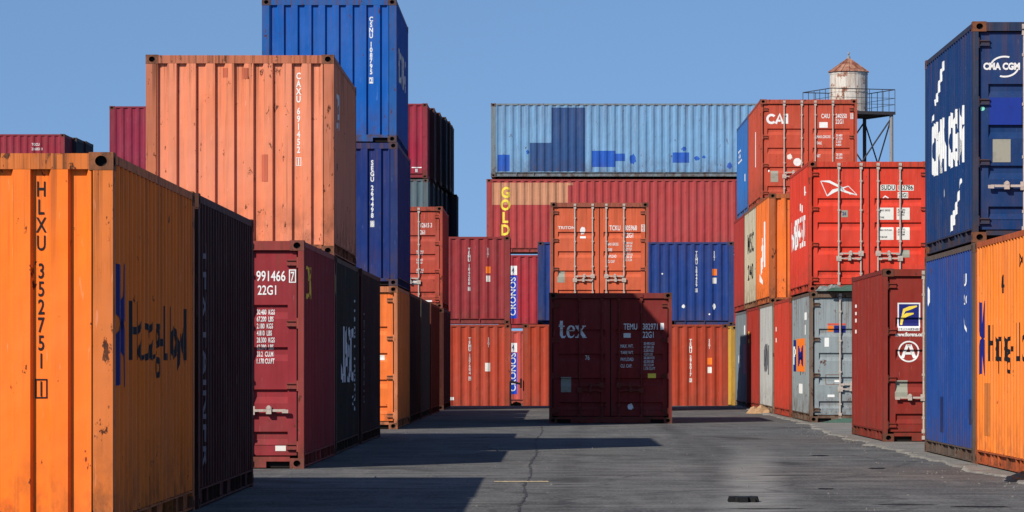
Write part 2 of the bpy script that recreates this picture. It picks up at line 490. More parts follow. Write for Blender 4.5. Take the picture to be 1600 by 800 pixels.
# ------------------------------------------------------------------ ground
def ground_z(y):
    t = max(0, min(1, (y-109.2)/4.5)); return -.25*t*t*(3-2*t)
def ground():
    m = MB()
    ys = [-60, 0, 15]+[15+2*i for i in range(1, 46)]+[106+.5*i for i in range(20)]+[118+4*i for i in range(30)]+[300, 500, 900, 1800, 4000]
    xs = [-1500, -300, -80, -40, -20, -12]+[-8+2*i for i in range(9)]+[12, 20, 40, 80, 300, 1500]
    vs = [(x, y, ground_z(y)) for y in ys for x in xs]; n = len(xs)
    me = bpy.data.meshes.new('ground'); me.from_pydata(vs, [], [(j*n+i, j*n+i+1, (j+1)*n+i+1, (j+1)*n+i) for j in range(len(ys)-1) for i in range(n-1)])
    g = N('asphalt')
    a = g.noise(.35, 6, .65, (1, .5, 1)); b = g.noise(1.3, 7, .72, (1, .8, 1)); c = g.noise(28, 5, .75)
    out = g.mix(g.ramp(a, .33, .68), rgb(84, 84, 85), rgb(108, 107, 104))
    out = g.mix(g.mul(g.ramp(b, .44, .62), .8), out, rgb(64, 64, 65))
    st = g.noise(1.1, 5, .7, (1.6, .12, 1), (3, 1, 0)); out = g.mix(g.mul(g.ramp(st, .54, .72), .6), out, rgb(124, 121, 116))
    tr = g.noise(1.0, 6, .75, (.22, 1.7, 1), (7, 2, 0)); out = g.mix(g.mul(g.ramp(tr, .52, .66), .75), out, rgb(58, 58, 60))
    tr2 = g.noise(1.3, 6, .75, (.3, 2.2, 1), (17, 5, 0)); out = g.mix(g.mul(g.ramp(tr2, .53, .66), .7), out, rgb(140, 137, 131))
    out = g.mix(g.mul(g.ramp(c, .48, .62), .55), out, rgb(142, 139, 133)); out = g.mix(g.mul(g.ramp(c, .46, .34), .5), out, rgb(48, 48, 49))
    ol = g.noise(.55, 3, .5, (1, .5, 1), (31, 8, 0)); out = g.mix(g.mul(g.ramp(ol, .62, .70), .6), out, rgb(52, 50, 48))
    # long pale worn track and the crack with its tar
    sep = g.n('ShaderNodeSeparateXYZ'); g.l(g.tc.outputs['Object'], sep.inputs[0])
    wob = g.ramp(g.noise(.5, 5, .7), 0, 1, -.28, .28)
    def band(x, y0, wd, edge, slope=.0508):
        s0 = g.n('ShaderNodeMath', operation='MULTIPLY_ADD'); g.l(sep.outputs[1], s0.inputs[0]); s0.inputs[1].default_value = -slope; g.l(sep.outputs[0], s0.inputs[2])
        s1 = g.n('ShaderNodeMath', operation='ADD'); g.l(s0.outputs[0], s1.inputs[0]); g.l(wob, s1.inputs[1])
        s2 = g.n('ShaderNodeMath', operation='SUBTRACT'); g.l(s1.outputs[0], s2.inputs[0]); s2.inputs[1].default_value = x
        s3 = g.n('ShaderNodeMath', operation='ABSOLUTE'); g.l(s2.outputs[0], s3.inputs[0]); return g.ramp(s3.outputs[0], wd, wd+edge, 1, 0)
    for bx_, sl in ((-.35, .012), (1.25, .012), (2.6, -.006)):
        out = g.mix(g.mul(g.mul(band(bx_, 0, .05, .16, sl), g.ramp(tr2, .62, .42)), .4), out, rgb(56, 55, 55))
    pn = g.noise(1.6, 6, .75, (.5, 1.4, 1), (2, 11, 0))
    out = g.mix(g.mul(g.mul(g.mul(band(0, 0, .14, .26), g.ramp(sep.outputs[1], 46, 60, 1, 0)), g.ramp(pn, .36, .58, .25, 1)), .7), out, rgb(152, 149, 143))
    vo = g.n('ShaderNodeTexVoronoi', feature='DISTANCE_TO_EDGE'); vo.inputs['Scale'].default_value = .33
    mp = g.n('ShaderNodeMapping'); g.l(g.tc.outputs['Object'], mp.inputs[0])
    ad = g.n('ShaderNodeMix', data_type='RGBA', blend_type='ADD'); ad.inputs[0].default_value = .55
    nz = g.n('ShaderNodeTexNoise'); nz.inputs['Scale'].default_value = 1.5; nz.inputs['Detail'].default_value = 6; g.l(mp.outputs[0], nz.inputs[0])
    g.l(mp.outputs[0], ad.inputs[6]); g.l(nz.outputs['Color'], ad.inputs[7]); g.l(ad.outputs[2], vo.inputs[0])
    ck = g.ramp(vo.outputs[0], .004, .016, 1, 0)
    out = g.mix(g.mul(ck, .35), out, rgb(42, 42, 44))
    g.l(out, g.b.inputs['Base Color']); g.b.inputs['Roughness'].default_value = .85; g.b.inputs['Specular IOR Level'].default_value = .05
    g.bump(b, .02, .5); g.bump(c, .006, .6)
    o = link('ground', me, g.m); o['kind'] = 'structure'
ground()
SLAB = .02
def slab():
    rr = random.Random(4); m = MB(); ys = [20+.12*i for i in range(int((108.5-20)/.12))]
    def ex(y): return (4.66 if y < 66 else 4.66+.30*min(1, (y-66)/10))+.16*noise.noise(Vector((y*.5, 0, 1)))+.14*noise.noise(Vector((y*1.9, 3, 1)))+.06*noise.noise(Vector((y*6, 7, 1)))
    e = [ex(y) for y in ys]
    for i in range(len(ys)-1):
        a, b = e[i], e[i+1]; y0, y1 = ys[i], ys[i+1]
        m.face([(a, y0, SLAB), (14, y0, SLAB), (14, y1, SLAB), (b, y1, SLAB)])
        m.face([(a-.03, y0, -.02), (a, y0, SLAB), (b, y1, SLAB), (b-.03, y1, -.02)])
    g = N('old_concrete'); a = g.noise(1.2, 6, .7); b = g.noise(9, 5, .7)
    out = g.mix(g.ramp(a, .35, .65), rgb(108, 105, 99), rgb(142, 137, 127)); out = g.mix(g.mul(g.ramp(b, .5, .66), .7), out, rgb(84, 80, 76))
    g.l(out, g.b.inputs['Base Color']); g.b.inputs['Roughness'].default_value = .9; g.bump(b, .02, .8)
    o = link('pavement', m.mesh('pavement'), g.m); o['kind'] = 'structure'
slab()

def tex(u, z, h):
    # lower case word in a heavy serif letter, x-height h
    o = stroke([(.30, 1.42), (.30, .22), (.40, .06), (.60, .04), (.74, .16)], [.30, .30, .24, .16, .05])
    o += stroke([(.02, .96), (.62, .96)], [.10, .10])+stroke([(.02, .96), (.30, 1.42)], [.04, .06])
    a = [(1.62, .24), (1.48, .08), (1.28, .03), (1.08, .10), (.98, .30), (.96, .52), (1.0, .76), (1.14, .94), (1.32, .98), (1.50, .90), (1.58, .72), (1.60, .58)]
    o += stroke(a, [.05, .10, .14, .22, .28, .28, .24, .16, .12, .18, .24, .22])+stroke([(1.0, .60), (1.60, .60)], [.09, .09])
    o += stroke([(1.92, .96), (2.68, .04)], [.32, .32])+stroke([(2.62, .96), (1.92, .04)], [.11, .11])
    o += stroke([(1.72, .97), (2.16, .97)], [.08, .08])+stroke([(2.42, .97), (2.82, .97)], [.08, .08])+stroke([(1.72, .03), (2.10, .03)], [.08, .08])+stroke([(2.44, .03), (2.90, .03)], [.08, .08])
    return ONE([([(u+x*h*.82, z+y*h) for x, y in vs], fs, 0) for vs, fs, g in o])
# ------------------------------------------------------------------ containers: left rows
ends = {}
def datas(u, z, h, rows, w_=.6):
    out = []
    for r_, s in enumerate(rows): out += T(s, u, z-r_*h*1.42, h, w_)
    return ONE(out)
XL1 = -2.905
container('bright orange container with black upright number HLXU, nearest at the left edge', XL1, 25.75, c=(255, 124, 38), rust=.45, fade=.3, seed=1, dirt=.25, fc=(232, 124, 56), frust=.95,
    marks=[('end', V('HLXU 352751 1', .738, 2.40, .098, .119, .66, True, .014), BLACK),
           ('right', stroke([(.42, 1.86), (.40, 1.62), (.58, 1.46), (.38, 1.28), (.40, 1.05)], [.2, .24, .22, .22, .2])+stroke([(.80, 1.86), (.76, 1.6), (.58, 1.46), (.78, 1.28), (.82, 1.05)], [.2, .2, .22, .2, .2]), NAVY, 'emblem'),
           ('right', T('Hapag-Lloyd', 1.15, 1.22, .42, .8, width=4.2, bold=0), BLACK)])
container('dark maroon container in shade directly behind the nearest bright orange one', XL1, 31.95, c=(46, 19, 22), rust=.1, seed=2, marks=[  # base colour chosen darker to deepen the shade on its side
           ('right', RT('TEXTAINER', .62, 2.2, .11, width=1.9), flat('dim_grey_lettering', rgb(118, 118, 126)))])  # side lettering in a dim grey
container('maroon container with white door number 991466, partly under the weathered peach one', -2.83, 44.27, end='door', c=(142, 46, 52), rust=.3, seed=3, rods=None, hout=True, fc=(150, 60, 58),
    marks=[('door_r', T('991466', .675, 2.13, .115, .66, width=.33)+T('7', 1.065, 2.13, .105, .6)+frame2(1.045, 2.11, 1.125, 2.26, .012)+T('22G1', .69, 1.975, .105, .66, width=.21)
            +datas(.68, 1.75, .056, ['30.480  KGS', '67.200  LBS', ' 2.180  KGS', ' 4.810  LBS', '28.300  KGS', '62.390  LBS', '  33.2  CU.M', '1.170 CU.FT'], .50), WHITE),
           ('door_r', B(.89, .20, 1.01, .26), PALE, 'label_plate'),
           ('right', tex(.5, 1.95, .36), YEL)])
container('dark green container in shade with pale side lettering, directly under the peach one', -2.83, 50.85, c=(28, 38, 32), rust=.1, seed=4,  # this and the next: shade partly put into a darker base colour
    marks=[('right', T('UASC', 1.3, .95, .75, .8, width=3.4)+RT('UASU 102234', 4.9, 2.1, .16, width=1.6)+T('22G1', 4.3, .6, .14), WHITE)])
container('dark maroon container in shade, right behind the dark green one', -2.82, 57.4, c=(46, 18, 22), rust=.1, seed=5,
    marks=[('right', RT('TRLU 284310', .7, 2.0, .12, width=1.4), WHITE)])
container('weathered peach container with white upright number CAXU 691452', -2.84, 50.5, 1, c=(232, 138, 100), rust=.6, fade=.7, seed=6, fc=(205, 118, 84), dirt=.3,
    marks=[('end', V('CAXU 691452 1', .757, 2.36, .082, .1, .72), WHITE),
           ('end', B(.03, 2.28, .11, 2.42)+B(-.22, 2.30, -.16, 2.42)+B(-.98, .2, -.76, .34)+B(.28, .95, .36, 1.3), paint(rgb(196, 104, 78), .6, .3, 61), 'paint_patch'),
           ('right', T('CAI', .7, 1.7, .45, .8), WHITE)])
XB = -2.82
container('orange container with only its door edge showing, under the two blue ones', XB, 70.6, end='door', c=(240, 120, 52), rust=.4, fade=.3, seed=7, rods=None, fc=(214, 128, 84),
    marks=[('door_r', B(.62, .28, .72, .36)+B(.82, 1.25, .98, 1.34), PALE, 'label_plate'), ('door_r', T('0 0', .72, 2.13, .1), BLACK)])
container('very dark maroon container in shade, second in the row begun by the orange door', XB, 76.8, c=(42, 20, 20), rust=.1, seed=8)  # from here to the dark red one: base colours darkened to add shade
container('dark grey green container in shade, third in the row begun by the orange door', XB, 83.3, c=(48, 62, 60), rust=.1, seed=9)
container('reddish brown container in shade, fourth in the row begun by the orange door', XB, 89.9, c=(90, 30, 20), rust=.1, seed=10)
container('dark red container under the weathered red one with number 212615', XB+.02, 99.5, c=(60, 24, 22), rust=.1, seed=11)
container('navy container with white upright number SEGU, beneath the bright blue one', XB, 70.6, 1, c=(26, 50, 112), rust=.35, fade=.45, seed=12,
    marks=[('end', V('SEGU 264498 8', .757, 2.27, .084, .1, .8), WHITE)])
container('bright blue container with white upright number CSNU, cut off by the picture top', XB-.02, 70.6, 2, c=(20, 92, 174), rust=.35, fade=.5, seed=13,
    marks=[('end', V('CSNU 108795 2', .757, 2.27, .084, .1, .8), WHITE), ('right', T('FLORENS', 1.0, 1.2, .6, .8, width=3.6), PALE)])
container('weathered red container with white door number 212615, just right of the navy one', XB-.01, 99.5, 1, end='door', c=(178, 74, 58), rust=.6, seed=14,
    marks=[('door_r', T('CAIU', .02, 2.06, .11, .6)+T('212615 3', .60, 2.06, .11, .6)+T('2261', .60, 1.88, .11, .6)+datas(.55, 1.42, .05, ['30.480 KG', '67.200 LB', '', '2.220 KG', '4.900 LB'], .6)
             +datas(.55, .95, .05, ['28.260 KG', '62.300 LB'], .6)+disc(.25, 1.8, .09)+B(.55, .16, .95, .2)+B(.45, .6, .6, .7), WHITE)])

# ------------------------------------------------------------------ middle
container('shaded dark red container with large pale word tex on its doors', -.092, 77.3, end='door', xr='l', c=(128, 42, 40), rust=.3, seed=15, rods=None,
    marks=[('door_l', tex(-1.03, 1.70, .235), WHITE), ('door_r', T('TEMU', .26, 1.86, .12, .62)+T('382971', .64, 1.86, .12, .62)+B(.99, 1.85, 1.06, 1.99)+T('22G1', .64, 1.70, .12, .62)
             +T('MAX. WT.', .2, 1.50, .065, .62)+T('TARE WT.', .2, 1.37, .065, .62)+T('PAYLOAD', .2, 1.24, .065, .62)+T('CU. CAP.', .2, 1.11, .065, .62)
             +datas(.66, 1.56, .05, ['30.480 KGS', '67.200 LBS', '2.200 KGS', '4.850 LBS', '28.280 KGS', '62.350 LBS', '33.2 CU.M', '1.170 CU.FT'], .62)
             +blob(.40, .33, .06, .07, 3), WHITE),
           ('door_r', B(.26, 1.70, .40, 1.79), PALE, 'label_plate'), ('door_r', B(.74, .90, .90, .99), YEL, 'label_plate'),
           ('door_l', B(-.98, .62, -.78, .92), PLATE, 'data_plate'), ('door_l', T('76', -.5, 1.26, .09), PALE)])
container('orange brown container with white door number TCKU, above and behind the shaded tex one', PX(860, 97), 97, 1, end='door', xr='l', c=(205, 96, 62), rust=.35, seed=16, fc=(160, 84, 66),
    marks=[('door_r', T('TCKU', .25, 1.90, .12, .6)+T('305968', .63, 1.90, .12, .6)+T('3', 1.06, 1.90, .11, .6)+frame2(1.04, 1.87, 1.13, 2.04, .014)+T('22G1', .63, 1.72, .12, .6)
             +T('MAX GROSS', .2, 1.52, .07, .5)+T('TARE', .2, 1.38, .07, .5)+T('PAYLOAD', .2, 1.22, .07, .5)+T('CU CAP', .2, 1.09, .07, .5)
             +datas(.62, 1.56, .05, ['30.480 KGS', '67.200 LBS', '2.230 KGS', '4.920 LBS', '28.250 KGS', '62.280 LBS', '33.2 CU.M'], .6), WHITE),
           ('door_l', T('TRITON', -1.03, 1.93, .07, .8, width=.42)+blob(-.42, 1.88, .07, .11, 5)+B(-.48, 1.70, -.34, 1.75), WHITE),
           ('door_l', B(-1.05, .60, -.86, .88), PLATE, 'data_plate')])
container('rusty container hidden behind the shaded one marked tex', PX(860, 97), 97, end='door', xr='l', c=(120, 50, 40), seed=17)
def sidecode(u, code, z=2.2, logo=True, seed=0):
    return [('left', V(code, u, z, .09, .105), WHITE), ('left', V('22G1', u+.55, z, .06, .075, box_last=False), WHITE)]+([('left', B(u+.49, z-.75, u+.63, z-.55), ORA, 'label_plate'), ('left', B(u+.5, z-1.0, u+.62, z-.82), PALE, 'label_plate')] if logo else [])
container('upper red container of the two stacked left of the blue lettered strips', PX(797, 115.3), 115.3, 1, side_view=True, c=(144, 52, 56), rust=.15, seed=18, marks=sidecode(5.15-.3, 'TEMU 184208 8', 2.25))
container('lower brick red container of the two stacked left of the blue lettered strips', PX(798, 115.1), 115.1, 0, side_view=True, c=(170, 66, 46), rust=.2, seed=19,
    marks=sidecode(5.15-.3, 'TEMU 157604 9', 2.2, False)+[('left', B(5.3, 1.2, 5.45, 1.45), PALE, 'label_plate'), ('left', B(4.15, .35, 4.38, .44), WHITE, 'label_plate')])
container('brick red container standing on the ground behind the shaded tex one', PX(1138, 115), 115, 0, side_view=True, c=(168, 64, 42), rust=.2, seed=20, marks=sidecode(4.95, 'TEMU 296017 3', 2.15))
container('dark blue container with scraped white patches, right of the orange brown doors', PX(1147, 120.4), 120.4, 1, side_view=True, c=(32, 62, 126), rust=.2, seed=21,
    marks=sidecode(4.9, 'TEMU 284459 5', 2.3)+[('left', blob(3.73, .85, .07, .14, 2)+blob(3.85, 1.6, .03, .03, 1)+blob(3.05, .55, .05, .05, 8)+blob(3.0, .42, .03, .1, 7)+blob(4.5, .6, .06, .06, 4)+blob(5.45, .6, .05, .1, 9)+blob(5.3, .35, .03, .03, 5), WHITE, 'paint_patch')])
container('yellow container peeping out below the dark blue scraped one', PX(1152, 120.4), 120.4, 0, side_view=True, c=(196, 152, 58), rust=.2, seed=22)
ZW = 137.4
g1 = .075
container('long light blue container with dark blue patches, on top of the far wall', PX(767, ZW), ZW, 3, L=L40, xr='l', side_view=True, gap=g1, c=(114, 156, 192), rust=.45, seed=23, fc=(120, 140, 150), marks=[
    ('left', B(2.1, .25, 3.05, 2.48)[0:0]+B(2.13, .2, 3.32, 2.44)+B(1.37, .2, 2.13, 1.20), paint(rgb(48, 78, 124), .2, .3, 71), 'paint_patch'),
    ('left', B(.24, .2, .66, .78)+B(3.55, .35, 4.38, .92)+B(4.38, .56, 4.72, .82)+blob(5.0, .62, .12, .2, 3)+B(6.4, .50, 6.98, .86)+blob(7.25, .65, .1, .08, 6)+blob(7.5, .7, .06, .06, 2)+blob(6.8, .98, .08, .09, 5)+blob(8.4, .4, .1, .12, 4)+blob(1.3, .88, .06, .08, 9), paint(rgb(40, 88, 176), .1, .2, 72), 'paint_patch')])
container('long dusty red container with yellow word GOLD and a tan patch, in the far wall', PX(760, ZW), ZW, 2, L=L40, xr='l', side_view=True, gap=g1, c=(170, 66, 66), rust=.15, seed=24, marks=[
    ('left', B(.2, 1.68, 2.86, 2.46)+B(2.86, 2.37, 3.05, 2.46), paint(rgb(196, 138, 106), .3, .3, 73), 'paint_patch'),
    ('left', V('GOLD', .67, 2.30, .36, .44, .85, False), YEL, 'lettering', .012)])
for lv, lab, cc, zt in ((1, 'red container with blue lettered strip, directly beneath the dusty GOLD container', (165, 48, 58), 2.2), (0, 'pinkish red container with blue strip and white letters, at the foot of the far wall', (196, 84, 74), 2.15)):
    container(lab, PX(779, ZW), ZW-.02*lv, lv, L=L40, xr='l', side_view=True, gap=g1, c=cc, rust=.15, seed=25+lv, marks=[
        ('left', B(.34, zt-.32, .65, zt), WHITE, 'sign_panel'), ('left', B(.34, .35, .65, zt-.34), BLU, 'sign_panel'),
        ('left', T('4', .46, zt-.26, .2), NAVY)])
    e = [o for o in col.objects if o.name.startswith('shipping_container')][-1]
    mark([c_ for c_ in e.children if c_.name.startswith('side_panel')][0], 'left', L40, RT('CRONOS', .60, .45, .20, up=True, width=1.35), WHITE, 'lettering', .007)

# ------------------------------------------------------------------ far rows, seen end-on edges stepping away
HID = 'container hidden behind the nearer stacks'
def far_row(spec, Z0, levels, tops):
    for lv, rights, cols_, labs in spec:
        for i, (r_, c_) in enumerate(zip(rights, cols_)):
            Z = Z0+2.5*i
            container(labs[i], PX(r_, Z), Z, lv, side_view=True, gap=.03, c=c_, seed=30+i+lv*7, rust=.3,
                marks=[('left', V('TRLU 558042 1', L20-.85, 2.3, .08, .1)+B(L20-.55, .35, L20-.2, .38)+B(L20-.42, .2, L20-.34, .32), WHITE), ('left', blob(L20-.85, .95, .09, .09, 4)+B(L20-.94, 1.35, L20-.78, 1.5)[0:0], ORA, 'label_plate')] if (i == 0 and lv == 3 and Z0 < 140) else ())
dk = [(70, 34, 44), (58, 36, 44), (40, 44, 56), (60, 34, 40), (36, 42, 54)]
ordn = ['second', 'third', 'fourth', 'fifth', 'last']
far_row([(3, [668, 679, 688, 697, 703, 707], [(150, 40, 62)]+dk, ['maroon container with small orange mark, on top at the front of the far stack']+['dark container %s from the front in the top tier of the maroon fronted far stack' % q for q in ordn]),
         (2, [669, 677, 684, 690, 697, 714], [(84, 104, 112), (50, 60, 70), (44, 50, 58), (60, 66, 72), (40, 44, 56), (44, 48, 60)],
          ['weathered grey blue container right under the top maroon one of the far stack']+['dark container %s from the front in the tier fronted by the grey blue one' % q for q in ordn]),
         (1, [668]*6, [(90, 40, 40)]*6, [HID]*6), (0, [668]*6, [(90, 40, 40)]*6, [HID]*6)], 135.4, 4, 0)
container('maroon container standing up behind the left edge of the peach one', PX(171, 136.8), 136.8, 3, xr='l', side_view=True, gap=.03, c=(138, 42, 66), seed=50, rust=.3)
for lv in range(3): container(HID, PX(171, 136.8), 136.8, lv, xr='l', side_view=True, gap=.03, c=(100, 42, 46), seed=51)
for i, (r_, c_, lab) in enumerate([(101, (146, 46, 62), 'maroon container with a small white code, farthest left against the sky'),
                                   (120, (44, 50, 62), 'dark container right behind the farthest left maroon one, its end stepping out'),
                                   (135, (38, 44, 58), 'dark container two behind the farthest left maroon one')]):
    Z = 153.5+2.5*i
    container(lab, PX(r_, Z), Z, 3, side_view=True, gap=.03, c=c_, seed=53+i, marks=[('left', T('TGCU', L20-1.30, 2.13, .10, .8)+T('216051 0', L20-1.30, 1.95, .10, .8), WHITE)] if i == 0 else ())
    for lv in range(3): container(HID, PX(r_, Z), Z, lv, side_view=True, gap=.03, c=(100, 42, 46), seed=57)

# ------------------------------------------------------------------ right rows
S = dict(xr='l', z0=SLAB)
XR = PX(1520, 45.8)
container('orange container with black side lettering and blue emblem, cut off by the right edge', XR+.02, 39.55, c=(248, 132, 48), rust=.45, fade=.35, seed=80, fc=(205, 96, 48), dirt=.2, marks=[
    ('left', stroke([(.48, 1.88), (.46, 1.64), (.62, 1.46), (.44, 1.28), (.46, 1.05)], [.2, .24, .22, .22, .2])+stroke([(.88, 1.88), (.84, 1.62), (.66, 1.46), (.84, 1.28), (.88, 1.05)], [.2, .2, .22, .2, .2]), NAVY, 'emblem'),
    ('left', T('Hapag-Lloyd', 1.3, 1.20, .42, .8, width=4.3, bold=0)+T('HLXU', 4.1, 2.2, .14)+T('4', 2.6, 1.95, .2), BLACK),
    ('left', B(.95, .35, 1.35, .95)+B(1.9, .35, 2.0, .75), paint(rgb(196, 112, 52), .5, .3, 81), 'paint_patch')], **S)
container('blue container with small white marks, under the navy one with big broken lettering', XR, 45.8, c=(30, 70, 140), rust=.45, fade=.5, seed=82, fc=(98, 92, 86), marks=[
    ('left', T('CMA', .45, 2.05, .12)[0:0]+blob(.45, 2.05, .12, .14, 3)+T('US', 5.05, 2.1, .15)+T('22G1', 5.0, 1.88, .12)+stroke([(5.0, 1.75), (5.2, 1.5), (5.3, 1.45)], [.03, .03, .03]), WHITE),
    ('left', B(.25, 1.1, .40, 2.2)+B(1.9, .3, 2.3, .75)[0:0]+B(2.1, .3, 2.4, .75)+B(5.5, .45, 5.7, .75), paint(rgb(24, 44, 92), .4, .3, 83), 'paint_patch')], **S)
cma = [('left', T('CMA CGM', .8, 1.05, .60, .8, width=4.2, bold=.06)+stroke([(1.3, 1.95), (1.6, 2.0), (2.1, 2.24), (2.5, 2.38)], [.08, .12, .16, .10])+stroke([(.95, 1.72), (1.1, 1.80), (1.2, 1.86)], [.03, .08, .04])
        +stroke([(3.3, .28), (3.8, .38), (4.2, .55), (4.6, .80)], [.2, .18, .12, .05])+blob(2.6, .72, .06, .06, 3), WHITE),
       ('door_l', T('CMA CGM', -1.09, 2.03, .075, .8, width=.43, bold=.05)+ring(-.84, 2.07, .17, .02, 14, 70, 165, .12)+ring(-.84, 2.065, .17, .02, 14, 250, 345, .13), WHITE),
       ('door_l', B(-1.02, 1.38, -.64, 1.70), flat('deep_blue_panel', rgb(26, 52, 138)), 'sign_panel'), ('door_l', B(-.98, .94, -.77, 1.21), PLATE, 'data_plate'),
       ('door_l', disc(-1.10, 1.57, .026), flat('mint_sticker', rgb(130, 225, 200)), 'sticker')]
container('navy container with big broken white side lettering and white door logo', XR, 45.8, 1, end='door', c=(22, 56, 104), rust=.15, fade=.2, seed=84, hout=True, fc=(30, 52, 84), marks=cma, castm=RUST, **S)
container('dark red container with blue and yellow emblem and a ringed letter A', PX(1380, 58.4), 58.4, end='door', c=(138, 44, 36), rust=.25, seed=85, hout=True, marks=[
    ('door_l', B(-.98, 1.73, -.68, 2.06), NAVY, 'emblem'), ('door_l', frame2(-1.0, 1.71, -.66, 2.08, .02)+B(-.99, 1.66, -.67, 1.71)+T('www.florens.com', -1.04, 1.58, .055, .8, width=.46, bold=.04)
      +ring(-.833, 1.35, .16, .022, 30)+ONE(stroke([(-.925, 1.255), (-.85, 1.45)], [.045, .045])+stroke([(-.74, 1.255), (-.816, 1.45)], [.05, .05])+B(-.88, 1.305, -.785, 1.34)+B(-.86, 1.43, -.805, 1.455)), WHITE),
    ('door_l', T('FLORENS', -.98, 1.668, .034, .8, width=.30, bold=.04), NAVY),
    ('door_l', B(-1.04, .65, -.85, .92), PLATE, 'data_plate'),
    ('left', B(.62, 2.08, .82, 2.13)+B(.62, 1.96, .82, 2.01)+B(.62, 1.66, .78, 1.72)+B(.62, 1.84, .82, 1.9), PALE, 'label_plate')], **S)
flo = [o for o in col.objects if o.name.startswith('shipping_container')][-1]
fd = [c_ for c_ in flo.children if c_.name.startswith('door')][0]
mark(fd, 'door', L20, stroke([(-.945, 1.75), (-.925, 1.86), (-.86, 1.90), (-.76, 1.92)], [.03, .05, .055, .02])+stroke([(-.93, 1.88), (-.90, 1.97), (-.82, 2.0), (-.71, 2.03)], [.02, .05, .055, .02]), YEL, 'emblem', .008)
XG = PX(1265, 77.5)
container('grey blue container with scuffed doors and orange and navy marks, under the bright red one', XG, 77.5, end='door', c=(140, 150, 152), rust=.8, fade=.4, seed=86, fc=(112, 98, 86), marks=[
    ('door_l', B(-.86, 1.80, -.74, 1.92), ORA, 'sticker'), ('door_l', B(-.73, 1.78, -.50, 1.92), NAVY, 'sticker'), ('door_l', B(-.86, 1.93, -.50, 1.965), flat('red_sticker', rgb(205, 80, 70)), 'sticker'),
    ('door_l', B(-.12, 1.78, .0-.02, 1.95)+B(-.92, 1.5, -.83, 1.68)+B(-.72, .80, -.62, .84)+B(-.86, .50, -.72, .55)+B(-.3, .47, -.02, .55)+B(-.11, 1.25, -.02, 1.3), WHITE, 'label_plate'),
    ('door_l', frame2(-.9, .75, -.60, .95, .01), RUST, 'data_plate'),
    ('left', B(.55, 1.0, 1.5, 1.66), NAVY, 'sign_panel'), ('left', B(1.6, 1.0, 4.4, 1.68), ORA, 'sign_panel'),
    ('left', B(4.3, 2.05, 5.0, 2.2)+B(4.4, 1.75, 4.8, 1.95)+B(2.4, .55, 3.6, .75), WHITE, 'label_plate')], **S)
ge = [o for o in col.objects if o.name.startswith('shipping_container')][-1]; gs = [c_ for c_ in ge.children if c_.name.startswith('side_panel')][0]
mark(gs, 'left', L20, T('P', .65, 1.15, .38, .9, width=.7), WHITE, 'lettering', .009); mark(gs, 'left', L20, T('M', 2.2, 1.12, .42, 1.1, width=1.7), NAVY, 'lettering', .009)
container('bright red container on the ground between grey blue and off white ones', XG+.005, 84.2, c=(196, 62, 44), seed=87, fade=.15, marks=[('left', B(.6, 1.9, .9, 2.0)+B(.6, 1.65, .9, 1.75), PALE, 'label_plate')], **S)
container('off white container with grey emblem, on the ground', XG, 90.6, c=(178, 178, 172), rust=.5, seed=88, fc=(132, 118, 102), marks=[('left', ring(2.9, 1.3, 1.0, .35, 16, ry=.34)+B(3.9, .9, 4.3, 1.6)+stroke([(2.2, 1.0), (3.6, 1.6)], [.16, .16]), flat('grey_emblem', rgb(96, 98, 100)), 'emblem')], **S)
container('dark red container on the ground, half in shadow, behind the off white one', XG, 96.75, c=(166, 52, 42), seed=89, marks=[('left', B(.8, 1.9, 1.2, 2.0)+B(.8, 1.7, 1.2, 1.8), YEL, 'label_plate')], **S)
container('grey container with pink and white marks, far end of the right ground row', XG+.02, 103.3, c=(120, 132, 136), seed=90, marks=[('left', B(4.4, .9, 5.6, 1.7), flat('pink_panel', rgb(200, 120, 140)), 'sign_panel'), ('left', B(4.6, 1.95, 5.3, 2.2)+T('OK', 1.8, 1.0, .5), WHITE)], z0=0, xr='l')
XU = PX(1263, 77.6)
sudu = [('left', T('HAMBURG SUD', .5, .95, .62, .8, width=4.6)+B(3.3, 1.70, 3.5, 1.85)+B(3.9, 1.65, 4.1, 1.8)+blob(4.9, 2.05, .25, .13, 3)+B(4.9, 1.75, 5.0, 1.95), WHITE),
    ('door_l', stroke([(-.97, 2.20), (-.80, 2.19), (-.62, 2.10), (-.53, 2.06), (-.42, 2.10)], [.01, .05, .045, .03, .015])+stroke([(-.42, 2.10), (-.25, 1.93), (-.40, 1.94)], [.012, .012, .012])
        +stroke([(-.97, 2.20), (-.84, 1.90)], [.014, .014])+stroke([(-.84, 1.90), (-.72, 2.0), (-.60, 2.04), (-.45, 1.98), (-.25, 1.92)], [.02, .07, .05, .04, .015])+stroke([(-.62, 2.13), (-.50, 2.0)], [.03, .05]), WHITE, 'emblem'),
    ('door_r', frame2(.24, 2.02, .50, 2.13, .006)+B(.22, 2.01, .52, 2.12)+B(.56, 2.01, .88, 2.12)+B(.56, 1.86, .77, 1.98)+B(.20, 1.43, .48, 1.67)+B(.54, 1.43, .80, 1.67)+B(.20, 1.03, .48, 1.28)+B(.54, 1.03, .80, 1.28), PALE, 'label_plate'),
    ('door_r', stroke([(.27, 1.86), (.31, 1.90), (.38, 1.86)], [.02, .03, .02]), WHITE), ('door_r', B(.63, .68, .80, .83), PLATE, 'data_plate'), ('door_l', B(-.56, 1.48, -.43, 1.62), PLATE, 'sticker')]
container('bright red container with white outlined flag emblem and white plates on its doors', XU, 77.6, 1, end='door', c=(216, 62, 42), rust=.4, fade=.4, seed=91, marks=sudu, **S)
ue = [o for o in col.objects if o.name.startswith('shipping_container')][-1]; ud = [c_ for c_ in ue.children if c_.name.startswith('door')]
